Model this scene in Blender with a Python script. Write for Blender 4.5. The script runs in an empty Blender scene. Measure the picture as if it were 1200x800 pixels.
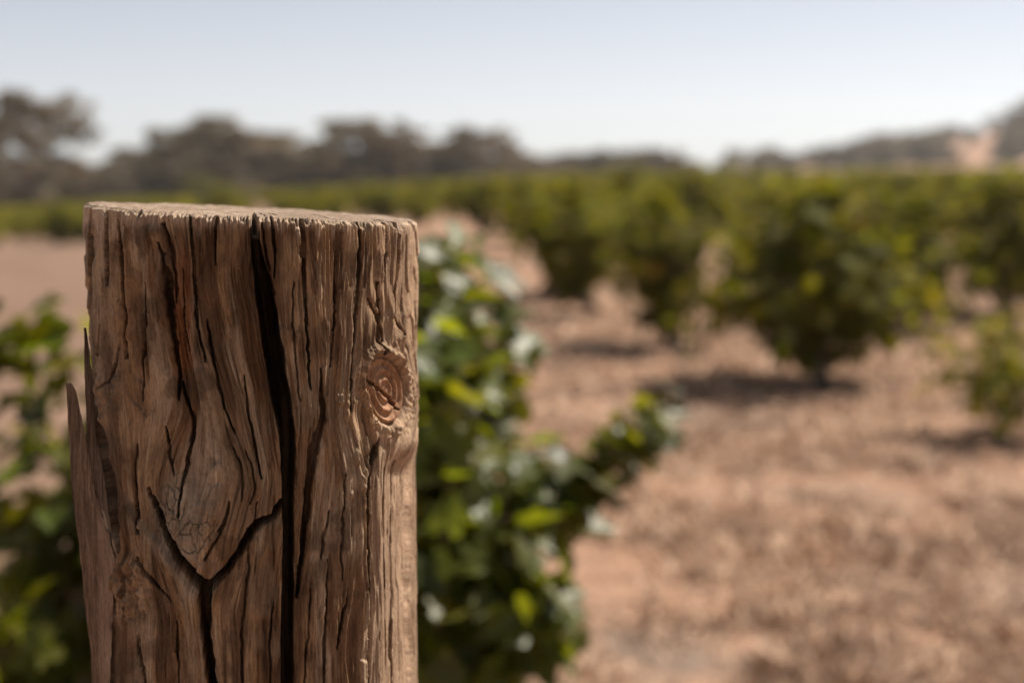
import bpy, math, random
import numpy as np
from mathutils import Vector, Matrix, Euler

R = math.radians
rng = np.random.default_rng(7)
random.seed(7)
sc = bpy.context.scene

# ------------------------------------------------------------------ camera
F_PX = 1667.0            # 50 mm lens, photograph 1200 px wide
CAM_Z = 1.30
PITCH = math.atan(200.0 / F_PX)
cam_data = bpy.data.cameras.new("camera")
cam_data.sensor_width = 36.0
cam_data.lens = 50.0
cam_data.clip_start = 0.02
cam_data.clip_end = 12000.0
cam = bpy.data.objects.new("camera", cam_data)
sc.collection.objects.link(cam)
cam.location = (0, 0, CAM_Z)
cam.rotation_euler = (R(90) - PITCH, 0, 0)
sc.camera = cam
cam_data.dof.use_dof = True
cam_data.dof.focus_distance = 0.70
cam_data.dof.aperture_fstop = 4.7
cam_data.dof.aperture_blades = 0

# ------------------------------------------------------------------ sky, sun, exposure
SUN_AZ, SUN_EL = R(57), R(52)        # azimuth from +Y towards +X
world = bpy.data.worlds.new("World")
sc.world = world
world.use_nodes = True
wn = world.node_tree
wn.nodes.clear()
sky = wn.nodes.new("ShaderNodeTexSky")
sky.sky_type = 'NISHITA'
sky.sun_disc = False
sky.sun_elevation = SUN_EL
sky.sun_rotation = SUN_AZ
sky.altitude = 100
sky.air_density = 0.5
sky.dust_density = 0.25
sky.ozone_density = 1.0
bg = wn.nodes.new("ShaderNodeBackground")
bg.inputs["Strength"].default_value = 0.064
wo = wn.nodes.new("ShaderNodeOutputWorld")
whiten = wn.nodes.new("ShaderNodeHueSaturation")     # thin high haze: the whole sky a little paler
whiten.inputs["Saturation"].default_value = 0.42
wn.links.new(sky.outputs[0], whiten.inputs["Color"])
wn.links.new(whiten.outputs[0], bg.inputs[0])
wn.links.new(bg.outputs[0], wo.inputs[0])

sun_data = bpy.data.lights.new("sun", 'SUN')
sun_data.energy = 5.0
sun_data.angle = R(0.55)
sun_data.color = (1.0, 0.91, 0.80)
sun = bpy.data.objects.new("sun", sun_data)
sc.collection.objects.link(sun)
sdir = Vector((math.sin(SUN_AZ) * math.cos(SUN_EL), math.cos(SUN_AZ) * math.cos(SUN_EL), math.sin(SUN_EL)))
sun.rotation_euler = (-sdir).to_track_quat('-Z', 'Y').to_euler()
sun.location = (0, 0, 30)

sc.view_settings.view_transform = 'Standard'
sc.view_settings.look = 'None'
sc.view_settings.exposure = 0.95
sc.view_settings.gamma = 1.0
sc.view_settings.use_curve_mapping = False
sc.render.engine = 'CYCLES'
sc.cycles.use_denoising = True
sc.cycles.max_bounces = 8
sc.cycles.transparent_max_bounces = 8

# ------------------------------------------------------------------ geometry helpers
cp, sp = math.cos(PITCH), math.sin(PITCH)

def project(P):
    """world points (n,3) -> photograph pixels (1200 x 800)"""
    x, y, z = P[..., 0], P[..., 1], P[..., 2] - CAM_Z
    dep = y * cp - z * sp
    up = y * sp + z * cp
    return 600 + F_PX * x / dep, 400 - F_PX * up / dep

def ray(u, v):
    a, b = (u - 600) / F_PX, (400 - v) / F_PX
    return np.array([a, cp + b * sp, -sp + b * cp])

def at(u, v, Y):
    d = ray(u, v)
    return np.array([0, 0, CAM_Z]) + d * (Y / d[1])

def terrain(x, y):
    x = np.asarray(x, float); y = np.asarray(y, float)
    ramp = np.clip((y - 6) / 40.0, 0, 1)
    xl = np.clip(x, -70, 0) * 0.060
    xr = np.clip(x, 0, 45) * 0.018
    z = (xl + xr) * ramp - 0.004 * np.clip(y, 0, 60)
    z = z + 47 * np.exp(-((x - 262) / 100) ** 2 - ((y - 420) / 130) ** 2)
    z = z + 2.0 * np.exp(-((x - 100) / 40) ** 2 - ((y - 420) / 90) ** 2)
    return z

def on_ground(u, v):
    d = ray(u, v)
    t = 1.0
    for _ in range(4000):
        p = np.array([0, 0, CAM_Z]) + d * t
        if p[2] <= terrain(p[0], p[1]):
            return p
        t *= 1.002
    return p

def smooth(a, b, x):
    t = np.clip((x - a) / (b - a), 0, 1)
    return t * t * (3 - 2 * t)

_perm = np.random.default_rng(3).random((256, 256))
def vnoise(x, y, seed=0):
    x = np.asarray(x, float) + seed * 17.31; y = np.asarray(y, float) + seed * 9.77
    xi = np.floor(x).astype(np.int64); yi = np.floor(y).astype(np.int64)
    fx = x - xi; fy = y - yi
    fx = fx * fx * (3 - 2 * fx); fy = fy * fy * (3 - 2 * fy)
    a = _perm[xi & 255, yi & 255]; b = _perm[(xi + 1) & 255, yi & 255]
    c = _perm[xi & 255, (yi + 1) & 255]; d = _perm[(xi + 1) & 255, (yi + 1) & 255]
    return (a * (1 - fx) + b * fx) * (1 - fy) + (c * (1 - fx) + d * fx) * fy

def fbm(x, y, seed=0, octv=4, gain=0.5):
    s = 0; a = 1; t = 0
    for k in range(octv):
        s = s + a * vnoise(x * 2 ** k, y * 2 ** k, seed + k * 3); t += a; a *= gain
    return s / t

def mesh_from(name, V, Fc, mat=None, smooth_shade=True, tone=None, vec=None):
    """V (n,3); Fc a (m,3)/(m,4) array or list of such arrays"""
    me = bpy.data.meshes.new(name)
    arrs = [np.asarray(f, np.int32) for f in (Fc if isinstance(Fc, list) else [Fc])]
    V = np.asarray(V, np.float32)
    me.vertices.add(len(V)); me.vertices.foreach_set("co", V.ravel())
    idx = np.concatenate([a.ravel() for a in arrs])
    tot = np.concatenate([np.full(len(a), a.shape[1], np.int32) for a in arrs])
    start = np.concatenate([[0], np.cumsum(tot)[:-1]]).astype(np.int32)
    me.loops.add(len(idx)); me.loops.foreach_set("vertex_index", idx)
    me.polygons.add(len(tot)); me.polygons.foreach_set("loop_start", start); me.polygons.foreach_set("loop_total", tot)
    me.polygons.foreach_set("use_smooth", np.full(len(tot), smooth_shade, bool))
    if tone is not None:
        at_ = me.attributes.new("tone", 'FLOAT_COLOR', 'POINT')
        c = np.ones((len(V), 4), np.float32); c[:, :3] = tone
        at_.data.foreach_set("color", c.ravel())
    if vec is not None:
        at_ = me.attributes.new("grain", 'FLOAT_VECTOR', 'POINT')
        at_.data.foreach_set("vector", np.asarray(vec, np.float32).ravel())
    me.update(calc_edges=True)
    me.validate()
    if mat: me.materials.append(mat)
    return me

def link(name, me, parent=None, kind=None):
    o = bpy.data.objects.new(name, me)
    sc.collection.objects.link(o)
    if parent is not None: o.parent = parent
    if kind: o["kind"] = kind
    return o

def tag(o, label, cat, group=None, kind=None):
    o["label"] = label; o["category"] = cat
    if group: o["group"] = group
    if kind: o["kind"] = kind
    return o

def empty(name, loc, rz=0.0, s=1.0):
    o = bpy.data.objects.new(name, None)
    sc.collection.objects.link(o)
    o.location = loc; o.rotation_euler = (0, 0, rz); o.scale = (s, s, s)
    o.empty_display_size = 0.1
    return o

def tube(path, radii, n=8, rough=0.0, seed=0):
    """closed tube along a path, returns V, quads, tris"""
    path = np.asarray(path, float); m = len(path)
    tang = np.gradient(path, axis=0); tang /= np.linalg.norm(tang, axis=1)[:, None] + 1e-9
    ref = np.array([0.31, 0.17, 0.93]) if abs(tang[0][2]) < 0.8 else np.array([0.95, 0.2, 0.1])
    V = []
    for i in range(m):
        a = np.cross(tang[i], ref); a /= np.linalg.norm(a) + 1e-9
        b = np.cross(tang[i], a)
        ang = np.linspace(0, 2 * np.pi, n, endpoint=False)
        rr = radii[i] * (1 + rough * (vnoise(ang * 1.5 + 5, np.full(n, i * 0.7), seed) - 0.5) * 2)
        V.append(path[i] + rr[:, None] * (np.cos(ang)[:, None] * a + np.sin(ang)[:, None] * b))
    V = np.concatenate(V + [path[:1], path[-1:]])
    Q = []; T = []
    for i in range(m - 1):
        for j in range(n):
            k = (j + 1) % n
            Q.append((i * n + j, i * n + k, (i + 1) * n + k, (i + 1) * n + j))
    c0, c1 = m * n, m * n + 1
    for j in range(n):
        k = (j + 1) % n
        T.append((c0, k, j)); T.append((c1, (m - 1) * n + j, (m - 1) * n + k))
    return V, np.array(Q), np.array(T)

class Acc:
    """collects pieces into one mesh"""
    def __init__(self): self.V = []; self.Q = []; self.T = []; self.C = []; self.n = 0
    def add(self, V, Q=None, T=None, tone=None):
        if Q is not None and len(Q): self.Q.append(np.asarray(Q) + self.n)
        if T is not None and len(T): self.T.append(np.asarray(T) + self.n)
        self.V.append(V); self.n += len(V)
        self.C.append(np.ones((len(V), 3)) if tone is None else np.broadcast_to(tone, (len(V), 3)))
    def mesh(self, name, mat, smooth_shade=True):
        F = []
        if self.Q: F.append(np.concatenate(self.Q))
        if self.T: F.append(np.concatenate(self.T))
        return mesh_from(name, np.concatenate(self.V), F, mat, smooth_shade, tone=np.concatenate(self.C))

# ------------------------------------------------------------------ materials
def nodemat(name):
    m = bpy.data.materials.new(name); m.use_nodes = True
    nt = m.node_tree; nt.nodes.clear()
    out = nt.nodes.new("ShaderNodeOutputMaterial")
    return m, nt, out

def N(nt, t, **kw):
    n = nt.nodes.new(t)
    for k, v in kw.items(): setattr(n, k, v)
    return n

def ramp(nt, stops):
    r = N(nt, "ShaderNodeValToRGB")
    e = r.color_ramp.elements
    while len(e) < len(stops): e.new(0.5)
    for i, (p, c) in enumerate(stops):
        e[i].position = p; e[i].color = (*c, 1) if len(c) == 3 else c
    return r

def mat_post():
    m, nt, out = nodemat("weathered_timber"); L = nt.links.new
    b = N(nt, "ShaderNodeBsdfPrincipled")
    b.inputs["Roughness"].default_value = 0.82
    b.inputs["Specular IOR Level"].default_value = 0.22
    tone = N(nt, "ShaderNodeAttribute", attribute_name="tone")
    gr = N(nt, "ShaderNodeAttribute", attribute_name="grain")
    def grain_noise(sx, sy, detail, rough=0.6):
        mp = N(nt, "ShaderNodeMapping"); mp.inputs["Scale"].default_value = (sx, sy, 1)
        L(gr.outputs["Vector"], mp.inputs["Vector"])
        n = N(nt, "ShaderNodeTexNoise"); n.inputs["Scale"].default_value = 1.0
        n.inputs["Detail"].default_value = detail; n.inputs["Roughness"].default_value = rough
        L(mp.outputs[0], n.inputs["Vector"]); return n
    n1 = grain_noise(0.62, 0.020, 7, 0.78)     # fine fibre streaks
    n2 = grain_noise(0.10, 0.014, 5)          # broad streaks
    n3 = grain_noise(0.9, 0.16, 4)            # speckle
    r1 = ramp(nt, [(0.28, (0.26, 0.22, 0.19)), (0.46, (0.88, 0.86, 0.84)), (0.58, (1.10, 1.09, 1.08)), (0.74, (1.75, 1.72, 1.68))])
    r2 = ramp(nt, [(0.30, (0.68, 0.62, 0.58)), (0.65, (1.22, 1.22, 1.22))])
    r3 = ramp(nt, [(0.30, (0.72, 0.70, 0.68)), (0.60, (1.08, 1.08, 1.08))])
    L(n1.outputs["Fac"], r1.inputs[0]); L(n2.outputs["Fac"], r2.inputs[0]); L(n3.outputs["Fac"], r3.inputs[0])
    cur = tone.outputs["Color"]
    for r in (r1, r2, r3):
        mx = N(nt, "ShaderNodeMix", data_type='RGBA', blend_type='MULTIPLY')
        mx.inputs[0].default_value = 1.0
        mx.clamp_result = False
        L(cur, mx.inputs[6]); L(r.outputs[0], mx.inputs[7]); cur = mx.outputs[2]
    L(cur, b.inputs["Base Color"])
    ad = N(nt, "ShaderNodeMath", operation='ADD'); L(n1.outputs["Fac"], ad.inputs[0]); L(n3.outputs["Fac"], ad.inputs[1])
    bp = N(nt, "ShaderNodeBump"); bp.inputs["Strength"].default_value = 0.9; bp.inputs["Distance"].default_value = 0.0012
    L(ad.outputs[0], bp.inputs["Height"]); L(bp.outputs[0], b.inputs["Normal"])
    L(b.outputs[0], out.inputs[0]); return m

def mat_leaf(name, base, trans, rough=0.38, tmix=0.4, spec=0.5):
    m, nt, out = nodemat(name); L = nt.links.new
    b = N(nt, "ShaderNodeBsdfPrincipled")
    b.inputs["Roughness"].default_value = rough
    b.inputs["Specular IOR Level"].default_value = spec
    t = N(nt, "ShaderNodeBsdfTranslucent")
    tone = N(nt, "ShaderNodeAttribute", attribute_name="tone")
    oi = N(nt, "ShaderNodeObjectInfo")
    hs = N(nt, "ShaderNodeHueSaturation")
    mr = N(nt, "ShaderNodeMapRange"); mr.inputs[3].default_value = 0.78; mr.inputs[4].default_value = 1.22
    L(oi.outputs["Random"], mr.inputs[0]); L(mr.outputs[0], hs.inputs["Value"])
    L(tone.outputs["Color"], hs.inputs["Color"])
    for sh, col, inp in ((b, base, "Base Color"), (t, trans, "Color")):
        mx = N(nt, "ShaderNodeMix", data_type='RGBA', blend_type='MULTIPLY'); mx.inputs[0].default_value = 1
        mx.inputs[6].default_value = (*col, 1); L(hs.outputs[0], mx.inputs[7]); L(mx.outputs[2], sh.inputs[inp])
    ms = N(nt, "ShaderNodeMixShader"); ms.inputs[0].default_value = tmix
    L(b.outputs[0], ms.inputs[1]); L(t.outputs[0], ms.inputs[2]); L(ms.outputs[0], out.inputs[0])
    return m

def mat_bark(name, c1, c2, scale=18):
    m, nt, out = nodemat(name); L = nt.links.new
    b = N(nt, "ShaderNodeBsdfPrincipled"); b.inputs["Roughness"].default_value = 0.9
    tc = N(nt, "ShaderNodeTexCoord"); mp = N(nt, "ShaderNodeMapping"); mp.inputs["Scale"].default_value = (scale, scale, scale * 0.25)
    L(tc.outputs["Object"], mp.inputs[0])
    n = N(nt, "ShaderNodeTexNoise"); n.inputs["Scale"].default_value = 1; n.inputs["Detail"].default_value = 6
    L(mp.outputs[0], n.inputs["Vector"])
    r = ramp(nt, [(0.3, c1), (0.7, c2)]); L(n.outputs["Fac"], r.inputs[0]); L(r.outputs[0], b.inputs["Base Color"])
    bp = N(nt, "ShaderNodeBump"); bp.inputs["Distance"].default_value = 0.01; L(n.outputs["Fac"], bp.inputs["Height"]); L(bp.outputs[0], b.inputs["Normal"])
    L(b.outputs[0], out.inputs[0]); return m

def mat_ground():
    m, nt, out = nodemat("dry_ground"); L = nt.links.new
    b = N(nt, "ShaderNodeBsdfPrincipled"); b.inputs["Roughness"].default_value = 0.95
    b.inputs["Specular IOR Level"].default_value = 0.1
    g = N(nt, "ShaderNodeNewGeometry")
    def noise(s, d, r=0.55, stretch=(1, 1, 1)):
        mp = N(nt, "ShaderNodeMapping"); mp.inputs["Scale"].default_value = stretch
        L(g.outputs["Position"], mp.inputs[0])
        n = N(nt, "ShaderNodeTexNoise"); n.inputs["Scale"].default_value = s; n.inputs["Detail"].default_value = d
        n.inputs["Roughness"].default_value = r; L(mp.outputs[0], n.inputs["Vector"]); return n
    nf = noise(38, 6, 0.7); nm = noise(5.5, 6, 0.62); nl = noise(0.75, 5)
    rf = ramp(nt, [(0.25, (0.45, 0.40, 0.36)), (0.48, (1, 1, 1)), (0.75, (1.38, 1.40, 1.42))])
    rm = ramp(nt, [(0.28, (0.55, 0.46, 0.40)), (0.45, (0.98, 0.98, 0.98)), (0.72, (1.14, 1.14, 1.14))])
    rl = ramp(nt, [(0.30, (0.260, 0.156, 0.103)), (0.50, (0.320, 0.193, 0.129)), (0.64, (0.190, 0.143, 0.112))])
    L(nf.outputs["Fac"], rf.inputs[0]); L(nm.outputs["Fac"], rm.inputs[0]); L(nl.outputs["Fac"], rl.inputs[0])
    cur = rl.outputs[0]
    for r in (rm, rf):
        mx = N(nt, "ShaderNodeMix", data_type='RGBA', blend_type='MULTIPLY'); mx.inputs[0].default_value = 1
        L(cur, mx.inputs[6]); L(r.outputs[0], mx.inputs[7]); cur = mx.outputs[2]
    L(cur, b.inputs["Base Color"])
    bp = N(nt, "ShaderNodeBump"); bp.inputs["Distance"].default_value = 0.03; bp.inputs["Strength"].default_value = 0.6
    L(nf.outputs["Fac"], bp.inputs["Height"])
    bp2 = N(nt, "ShaderNodeBump"); bp2.inputs["Distance"].default_value = 0.10; bp2.inputs["Strength"].default_value = 0.5
    L(nm.outputs["Fac"], bp2.inputs["Height"]); L(bp.outputs[0], bp2.inputs["Normal"]); L(bp2.outputs[0], b.inputs["Normal"])
    L(b.outputs[0], out.inputs[0]); return m

def mat_tone(name, rough=0.9, noise_scale=6.0):
    m, nt, out = nodemat(name); L = nt.links.new
    b = N(nt, "ShaderNodeBsdfPrincipled"); b.inputs["Roughness"].default_value = rough
    b.inputs["Specular IOR Level"].default_value = 0.2
    a = N(nt, "ShaderNodeAttribute", attribute_name="tone")
    g = N(nt, "ShaderNodeNewGeometry")
    n = N(nt, "ShaderNodeTexNoise"); n.inputs["Scale"].default_value = noise_scale; n.inputs["Detail"].default_value = 6
    L(g.outputs["Position"], n.inputs["Vector"])
    r = ramp(nt, [(0.3, (0.75, 0.73, 0.72)), (0.7, (1.15, 1.15, 1.15))]); L(n.outputs["Fac"], r.inputs[0])
    mx = N(nt, "ShaderNodeMix", data_type='RGBA', blend_type='MULTIPLY'); mx.inputs[0].default_value = 1
    L(a.outputs["Color"], mx.inputs[6]); L(r.outputs[0], mx.inputs[7]); L(mx.outputs[2], b.inputs["Base Color"])
    L(b.outputs[0], out.inputs[0]); return m

M_POST = mat_post()
M_VLEAF = mat_leaf("vine_leaf", (0.056, 0.070, 0.007), (0.25, 0.27, 0.008), 0.46, 0.36, 0.38)
M_FLEAF = mat_leaf("field_vine_leaf", (0.072, 0.074, 0.008), (0.27, 0.26, 0.008), 0.70, 0.34, 0.08)
M_GUM = mat_leaf("gum_leaf", (0.125, 0.104, 0.064), (0.16, 0.13, 0.06), 0.55, 0.25, 0.3)
M_SHRUB = mat_leaf("shrub_leaf", (0.10, 0.108, 0.028), (0.18, 0.18, 0.03), 0.5, 0.35, 0.3)
M_VBARK = mat_bark("vine_bark", (0.035, 0.024, 0.018), (0.12, 0.085, 0.06), 26)
M_CANE = mat_bark("vine_cane", (0.10, 0.07, 0.035), (0.20, 0.14, 0.07), 30)
M_TBARK = mat_bark("gum_bark", (0.10, 0.085, 0.07), (0.26, 0.22, 0.185), 2.2)
M_GROUND = mat_ground()
M_STRAW = mat_tone("dry_straw", 0.85)
M_TRACK = mat_tone("sandy_soil", 0.95, 1.5)

# ------------------------------------------------------------------ ground sheet
def build_ground():
    rad = np.concatenate([[0.0], np.geomspace(0.25, 1500, 220)])
    az = np.concatenate([np.linspace(-30, 30, 181), np.linspace(30, 330, 101)[1:-1]])
    az = np.radians(az); n = len(az)
    rr, aa = np.meshgrid(rad[1:], az, indexing="ij")
    X = rr * np.sin(aa); Y = rr * np.cos(aa)
    Z = terrain(X, Y)
    near = smooth(60, 20, rr)
    Z = Z + near * 0.05 * (fbm(X * 1.7 + 40, Y * 1.7 + 40, 5, 3) - 0.5)
    Z = Z + near * 0.022 * (fbm(X * 9 + 40, Y * 9 + 40, 8, 3) - 0.5)
    V = np.concatenate([np.array([[0, 0, 0.0]]), np.stack([X, Y, Z], -1).reshape(-1, 3)])
    m = len(rad) - 1
    i, j = np.meshgrid(np.arange(m - 1), np.arange(n), indexing="ij")
    k = (j + 1) % n
    Q = np.stack([1 + i * n + j, 1 + i * n + k, 1 + (i + 1) * n + k, 1 + (i + 1) * n + j], -1).reshape(-1, 4)[:, ::-1]
    jj = np.arange(n)
    T = np.stack([np.zeros(n, int), 1 + (jj + 1) % n, 1 + jj], -1)[:, ::-1]
    o = link("ground", mesh_from("ground", V, [Q, T], M_GROUND), kind="structure")
    tag(o, "dry pinkish tan earth and straw of the vineyard floor and hill", "ground")
build_ground()

def build_track():
    n, w = 90, 14
    t = np.linspace(0, 1, n)
    cx = -0.9 - 17.5 * t ** 1.05; cy = 4.5 + 47 * t
    V = []
    for i in range(n):
        for j in range(w):
            s = j / (w - 1) * 2 - 1
            half = 1.0 + 1.9 * t[i] ** 0.6
            wob = 0.35 * (vnoise(t[i] * 24, 3.3 + s, 2) - 0.5) * abs(s)
            x = cx[i] + (s * half + wob); y = cy[i] + 0.2 * s
            z = terrain(x, y) + 0.036 - 0.03 * abs(s) ** 6
            V.append((x, y, z))
    V = np.array(V)
    i, j = np.meshgrid(np.arange(n - 1), np.arange(w - 1), indexing="ij")
    a = i * w + j
    Q = np.stack([a, a + 1, a + w + 1, a + w], -1).reshape(-1, 4)
    c = np.array([0.170, 0.107, 0.073]) * (0.85 + 0.3 * fbm(V[:, 0] * 0.8, V[:, 1] * 0.5, 4))[:, None]
    o = link("dirt_track", mesh_from("dirt_track", V, Q, M_TRACK, tone=c), kind="structure")
    tag(o, "smooth sandy dirt track running beside the vines", "track")
build_track()

# ------------------------------------------------------------------ the weathered post
POST_R = 0.090
def solve_axis():
    for d in np.arange(0.60, 1.0, 0.0005):
        # silhouette half-angle on the horizontal plane through the top
        phi = math.atan((296.5 - 600) / F_PX / (cp + (400 - 249) / F_PX * sp))
        h = math.asin(POST_R / d)
        l = math.tan(phi - h); r = math.tan(phi + h)
        z = at(296, 249, d * math.cos(phi))[2]
        pl = project(np.array([[math.sin(phi - h) * d, math.cos(phi - h) * d, z]]))[0][0]
        pr = project(np.array([[math.sin(phi + h) * d, math.cos(phi + h) * d, z]]))[0][0]
        if pr - pl <= 391: return d, phi
D_POST, PHI = solve_axis()
AX = np.array([math.sin(PHI) * D_POST, math.cos(PHI) * D_POST])
Z_TOP = at(296, 249, AX[1])[2]
cam_data.dof.focus_distance = D_POST * math.cos(PHI) - POST_R * 0.80
FACE = -AX / np.linalg.norm(AX)                # horizontally towards the viewer's spot
SIDE = np.array([-FACE[1], FACE[0]])           # to the right as seen
if SIDE[0] < 0: SIDE = -SIDE

def post_dir(th):
    return np.cos(th)[..., None] * FACE + np.sin(th)[..., None] * SIDE

def poly_dist(u, v, pts):
    """distance to a polyline of (u, v, width); returns d/half-width-field"""
    pts = np.array(pts, float)
    best = np.full(u.shape, 1e9); wid = np.zeros(u.shape); along = np.zeros(u.shape)
    for k in range(len(pts) - 1):
        a, b = pts[k], pts[k + 1]
        dx, dy = b[0] - a[0], b[1] - a[1]
        t = np.clip(((u - a[0]) * dx + (v - a[1]) * dy) / (dx * dx + dy * dy + 1e-9), 0, 1)
        d = np.hypot(u - a[0] - t * dx, v - a[1] - t * dy)
        w = a[2] + t * (b[2] - a[2])
        m = d < best
        best = np.where(m, d, best); wid = np.where(m, w, wid)
    return best, wid

CRACKS = [  # depth mm, [(u, v, width px), ...] as read off the post
    (9, [(105, 250, 4), (106, 300, 4), (104, 345, 4), (102, 392, 3)]),
    (5, [(125, 250, 2), (126, 300, 2.6), (126, 335, 1)]),
    (7, [(137, 258, 3), (141, 300, 4.5), (143, 330, 4), (146, 372, 2.5), (148, 420, 1.2)]),
    (8, [(190, 262, 2.5), (196, 300, 3.4), (202, 340, 3), (203, 356, 1)]),
    (11, [(186, 285, 2), (193, 330, 4), (197, 370, 5), (202, 405, 5.5), (207, 435, 5), (209, 468, 3)]),
    (10, [(212, 448, 2), (220, 472, 2.5), (228, 490, 3.4), (227, 510, 4), (224, 530, 4), (219, 562, 3.6), (213, 604, 1.2)]),
    (8, [(224, 252, 2.4), (226, 300, 3.4), (228, 340, 3.2), (231, 382, 2.6), (236, 403, 2), (241, 424, 1)]),
    (5, [(254, 256, 3), (252, 285, 2), (253, 310, 1)]),
    (8, [(242, 375, 1.4), (246, 400, 2.6), (252, 430, 3), (260, 465, 2.8), (267, 488, 2), (275, 508, 1)]),
    (4, [(211, 315, 1), (212, 350, 2), (213, 380, 1.8), (219, 412, 1)]),
    (8, [(318, 254, 3.5), (321, 285, 4), (322, 300, 2), (321, 325, 1)]),
    (8, [(307, 262, 1.5), (312, 300, 2.4), (318, 330, 2.8), (321, 345, 1.5)]),
    (5, [(354, 254, 5), (355, 300, 6), (356, 312, 4)]),
    (10, [(355, 305, 3.2), (357, 340, 3.8), (359, 380, 3.2), (361, 420, 2.6), (364, 456, 1.5)]),
    (8, [(422, 255, 2), (422, 300, 4), (419, 350, 4), (416, 385, 3.2), (412, 430, 2.4), (410, 482, 1.2)]),
    (5, [(452, 256, 2.4), (452, 300, 1.8), (448, 330, 1)]),
    (7, [(466, 256, 3), (465, 300, 3), (461, 340, 2.4), (464, 372, 2), (470, 392, 1)]),
    (5, [(432, 350, 1.4), (439, 368, 2.4), (445, 386, 2), (447, 400, 1)]),
    (5, [(441, 330, 1), (443, 360, 2), (443, 400, 2.2), (450, 415, 1)]),
    (11, [(377, 432, 1.5), (378, 465, 4), (379, 492, 6.5)]),
    (13, [(378, 492, 6), (372, 512, 9), (366, 540, 9), (362, 570, 7), (358, 610, 6), (353, 655, 5), (348, 700, 3)]),
    (10, [(443, 515, 3), (438, 535, 6), (431, 560, 5.5), (430, 600, 4.2), (431, 660, 3.6), (432, 720, 3.4), (430, 810, 3.4)]),
    (5, [(273, 524, 1.4), (280, 540, 2.4), (284, 560, 2.4), (284, 585, 1)]),
    (4, [(288, 528, 1), (296, 550, 1.8), (299, 572, 2), (294, 590, 1.4)]),
    (5, [(302, 588, 1), (297, 620, 1.6), (291, 645, 2.4), (292, 662, 2.2), (287, 700, 2.4), (283, 740, 2.6), (284, 810, 2.6)]),
    (4, [(404, 555, 1), (402, 600, 2), (400, 640, 2), (402, 680, 1)]),
    (5, [(386, 598, 1), (380, 630, 2.2), (378, 655, 1.4)]),
    (6, [(384, 655, 1), (383, 700, 2), (380, 760, 2.6), (379, 810, 2.6)]),
    (6, [(408, 690, 1), (402, 720, 3), (396, 752, 3), (394, 760, 1)]),
    (5, [(364, 690, 1), (361, 740, 2.2), (358, 780, 2.2), (356, 810, 2)]),
    (6, [(433, 446, 2), (446, 456, 3.6), (455, 465, 4), (464, 477, 3), (468, 480, 1)]),
    (6, [(195, 500, 1.4), (198, 526, 3), (202, 545, 3), (206, 556, 1)]),
    (6, [(270, 585, 1), (268, 600, 2.4), (264, 612, 3), (258, 620, 3)]),
    (6, [(262, 618, 1), (256, 630, 2), (250, 640, 2.2), (242, 655, 2)]),
    (5, [(164, 742, 1), (164, 765, 3), (167, 785, 2.6), (171, 810, 2.6)]),
    (6, [(165, 652, 3), (176, 668, 3.6), (186, 684, 2.4), (202, 704, 1)]),
    (5, [(207, 725, 1), (208, 760, 2), (210, 810, 2)]),
    (5, [(320, 705, 1), (316, 745, 2), (317, 810, 2.4)]),
    (6, [(470, 540, 1), (472, 580, 2.4), (470, 640, 2.6), (472, 700, 2.4), (470, 810, 2.2)]),
    (5, [(456, 545, 1), (454, 600, 1.8), (455, 680, 2.2), (458, 760, 1.4)]),
    (4, [(336, 690, 1), (334, 730, 2), (336, 770, 1)]),
    (5, [(160, 520, 1), (158, 560, 2), (163, 600, 2.6), (168, 625, 1.4)]),
    (4, [(118, 380, 1), (115, 405, 2.4), (114, 420, 1)]),
    (4, [(140, 400, 1), (137, 425, 2), (131, 445, 2.6), (118, 455, 1.6), (116, 470, 1)]),
    (9, [(286, 440, 1), (290, 480, 2), (298, 520, 2.4), (306, 560, 1.6)]),
    (5, [(344, 330, 1), (343, 380, 2), (347, 430, 1.6), (352, 470, 1)]),
    (5, [(392, 300, 1), (394, 340, 2), (391, 390, 2), (388, 430, 1)]),
    (5, [(168, 330, 1), (170, 380, 1.8), (166, 430, 2), (168, 470, 1)]),
    (24, [(97 + 3, 392, 2), (107, 440, 7), (112, 480, 9), (119, 520, 11), (128, 570, 12), (136, 615, 12), (141, 645, 6)]),
    (34, [(174, 572, 2), (183, 594, 5), (194, 620, 8), (210, 652, 10), (227, 674, 11), (241, 690, 12)]),
    (26, [(241, 690, 12), (252, 682, 9), (270, 662, 7), (284, 642, 8), (294, 622, 9), (306, 611, 8), (320, 606, 6), (330, 588, 6)]),
    (34, [(241, 686, 13), (241, 715, 11), (241, 745, 9), (246, 775, 9), (249, 812, 9)]),
]
LEFT_V = [240, 300, 350, 385, 430, 470, 510, 560, 600, 700, 900]
LEFT_U = [293, 294, 299, 304, 311, 317, 327, 330, 331, 329, 328]
RIGHT_V = [240, 262, 285, 330, 370, 420, 465, 510, 560, 610, 700, 900]
RIGHT_U = [303, 303, 306, 318, 326, 334, 341, 348, 347, 345, 346, 345]

GV = [230, 320, 400, 480, 560, 640, 720, 810]
GUIDES = np.array([
    [60, 60, 60, 60, 66, 80, 85, 88],
    [100, 100, 101, 110, 124, 140, 132, 128],
    [145, 147, 150, 154, 158, 166, 165, 165],
    [186, 192, 202, 215, 192, 188, 208, 209],
    [224, 227, 236, 258, 282, 262, 241, 248],
    [294, 297, 309, 322, 331, 331, 329, 328],
    [354, 356, 360, 366, 362, 354, 349, 347],
    [422, 421, 415, 408, 428, 431, 432, 430],
    [466, 464, 466, 484, 472, 470, 472, 470],
    [500, 500, 500, 500, 500, 500, 500, 500],
    [560, 560, 560, 560, 560, 560, 560, 560]], float)
GS = GUIDES[:, 0]

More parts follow.
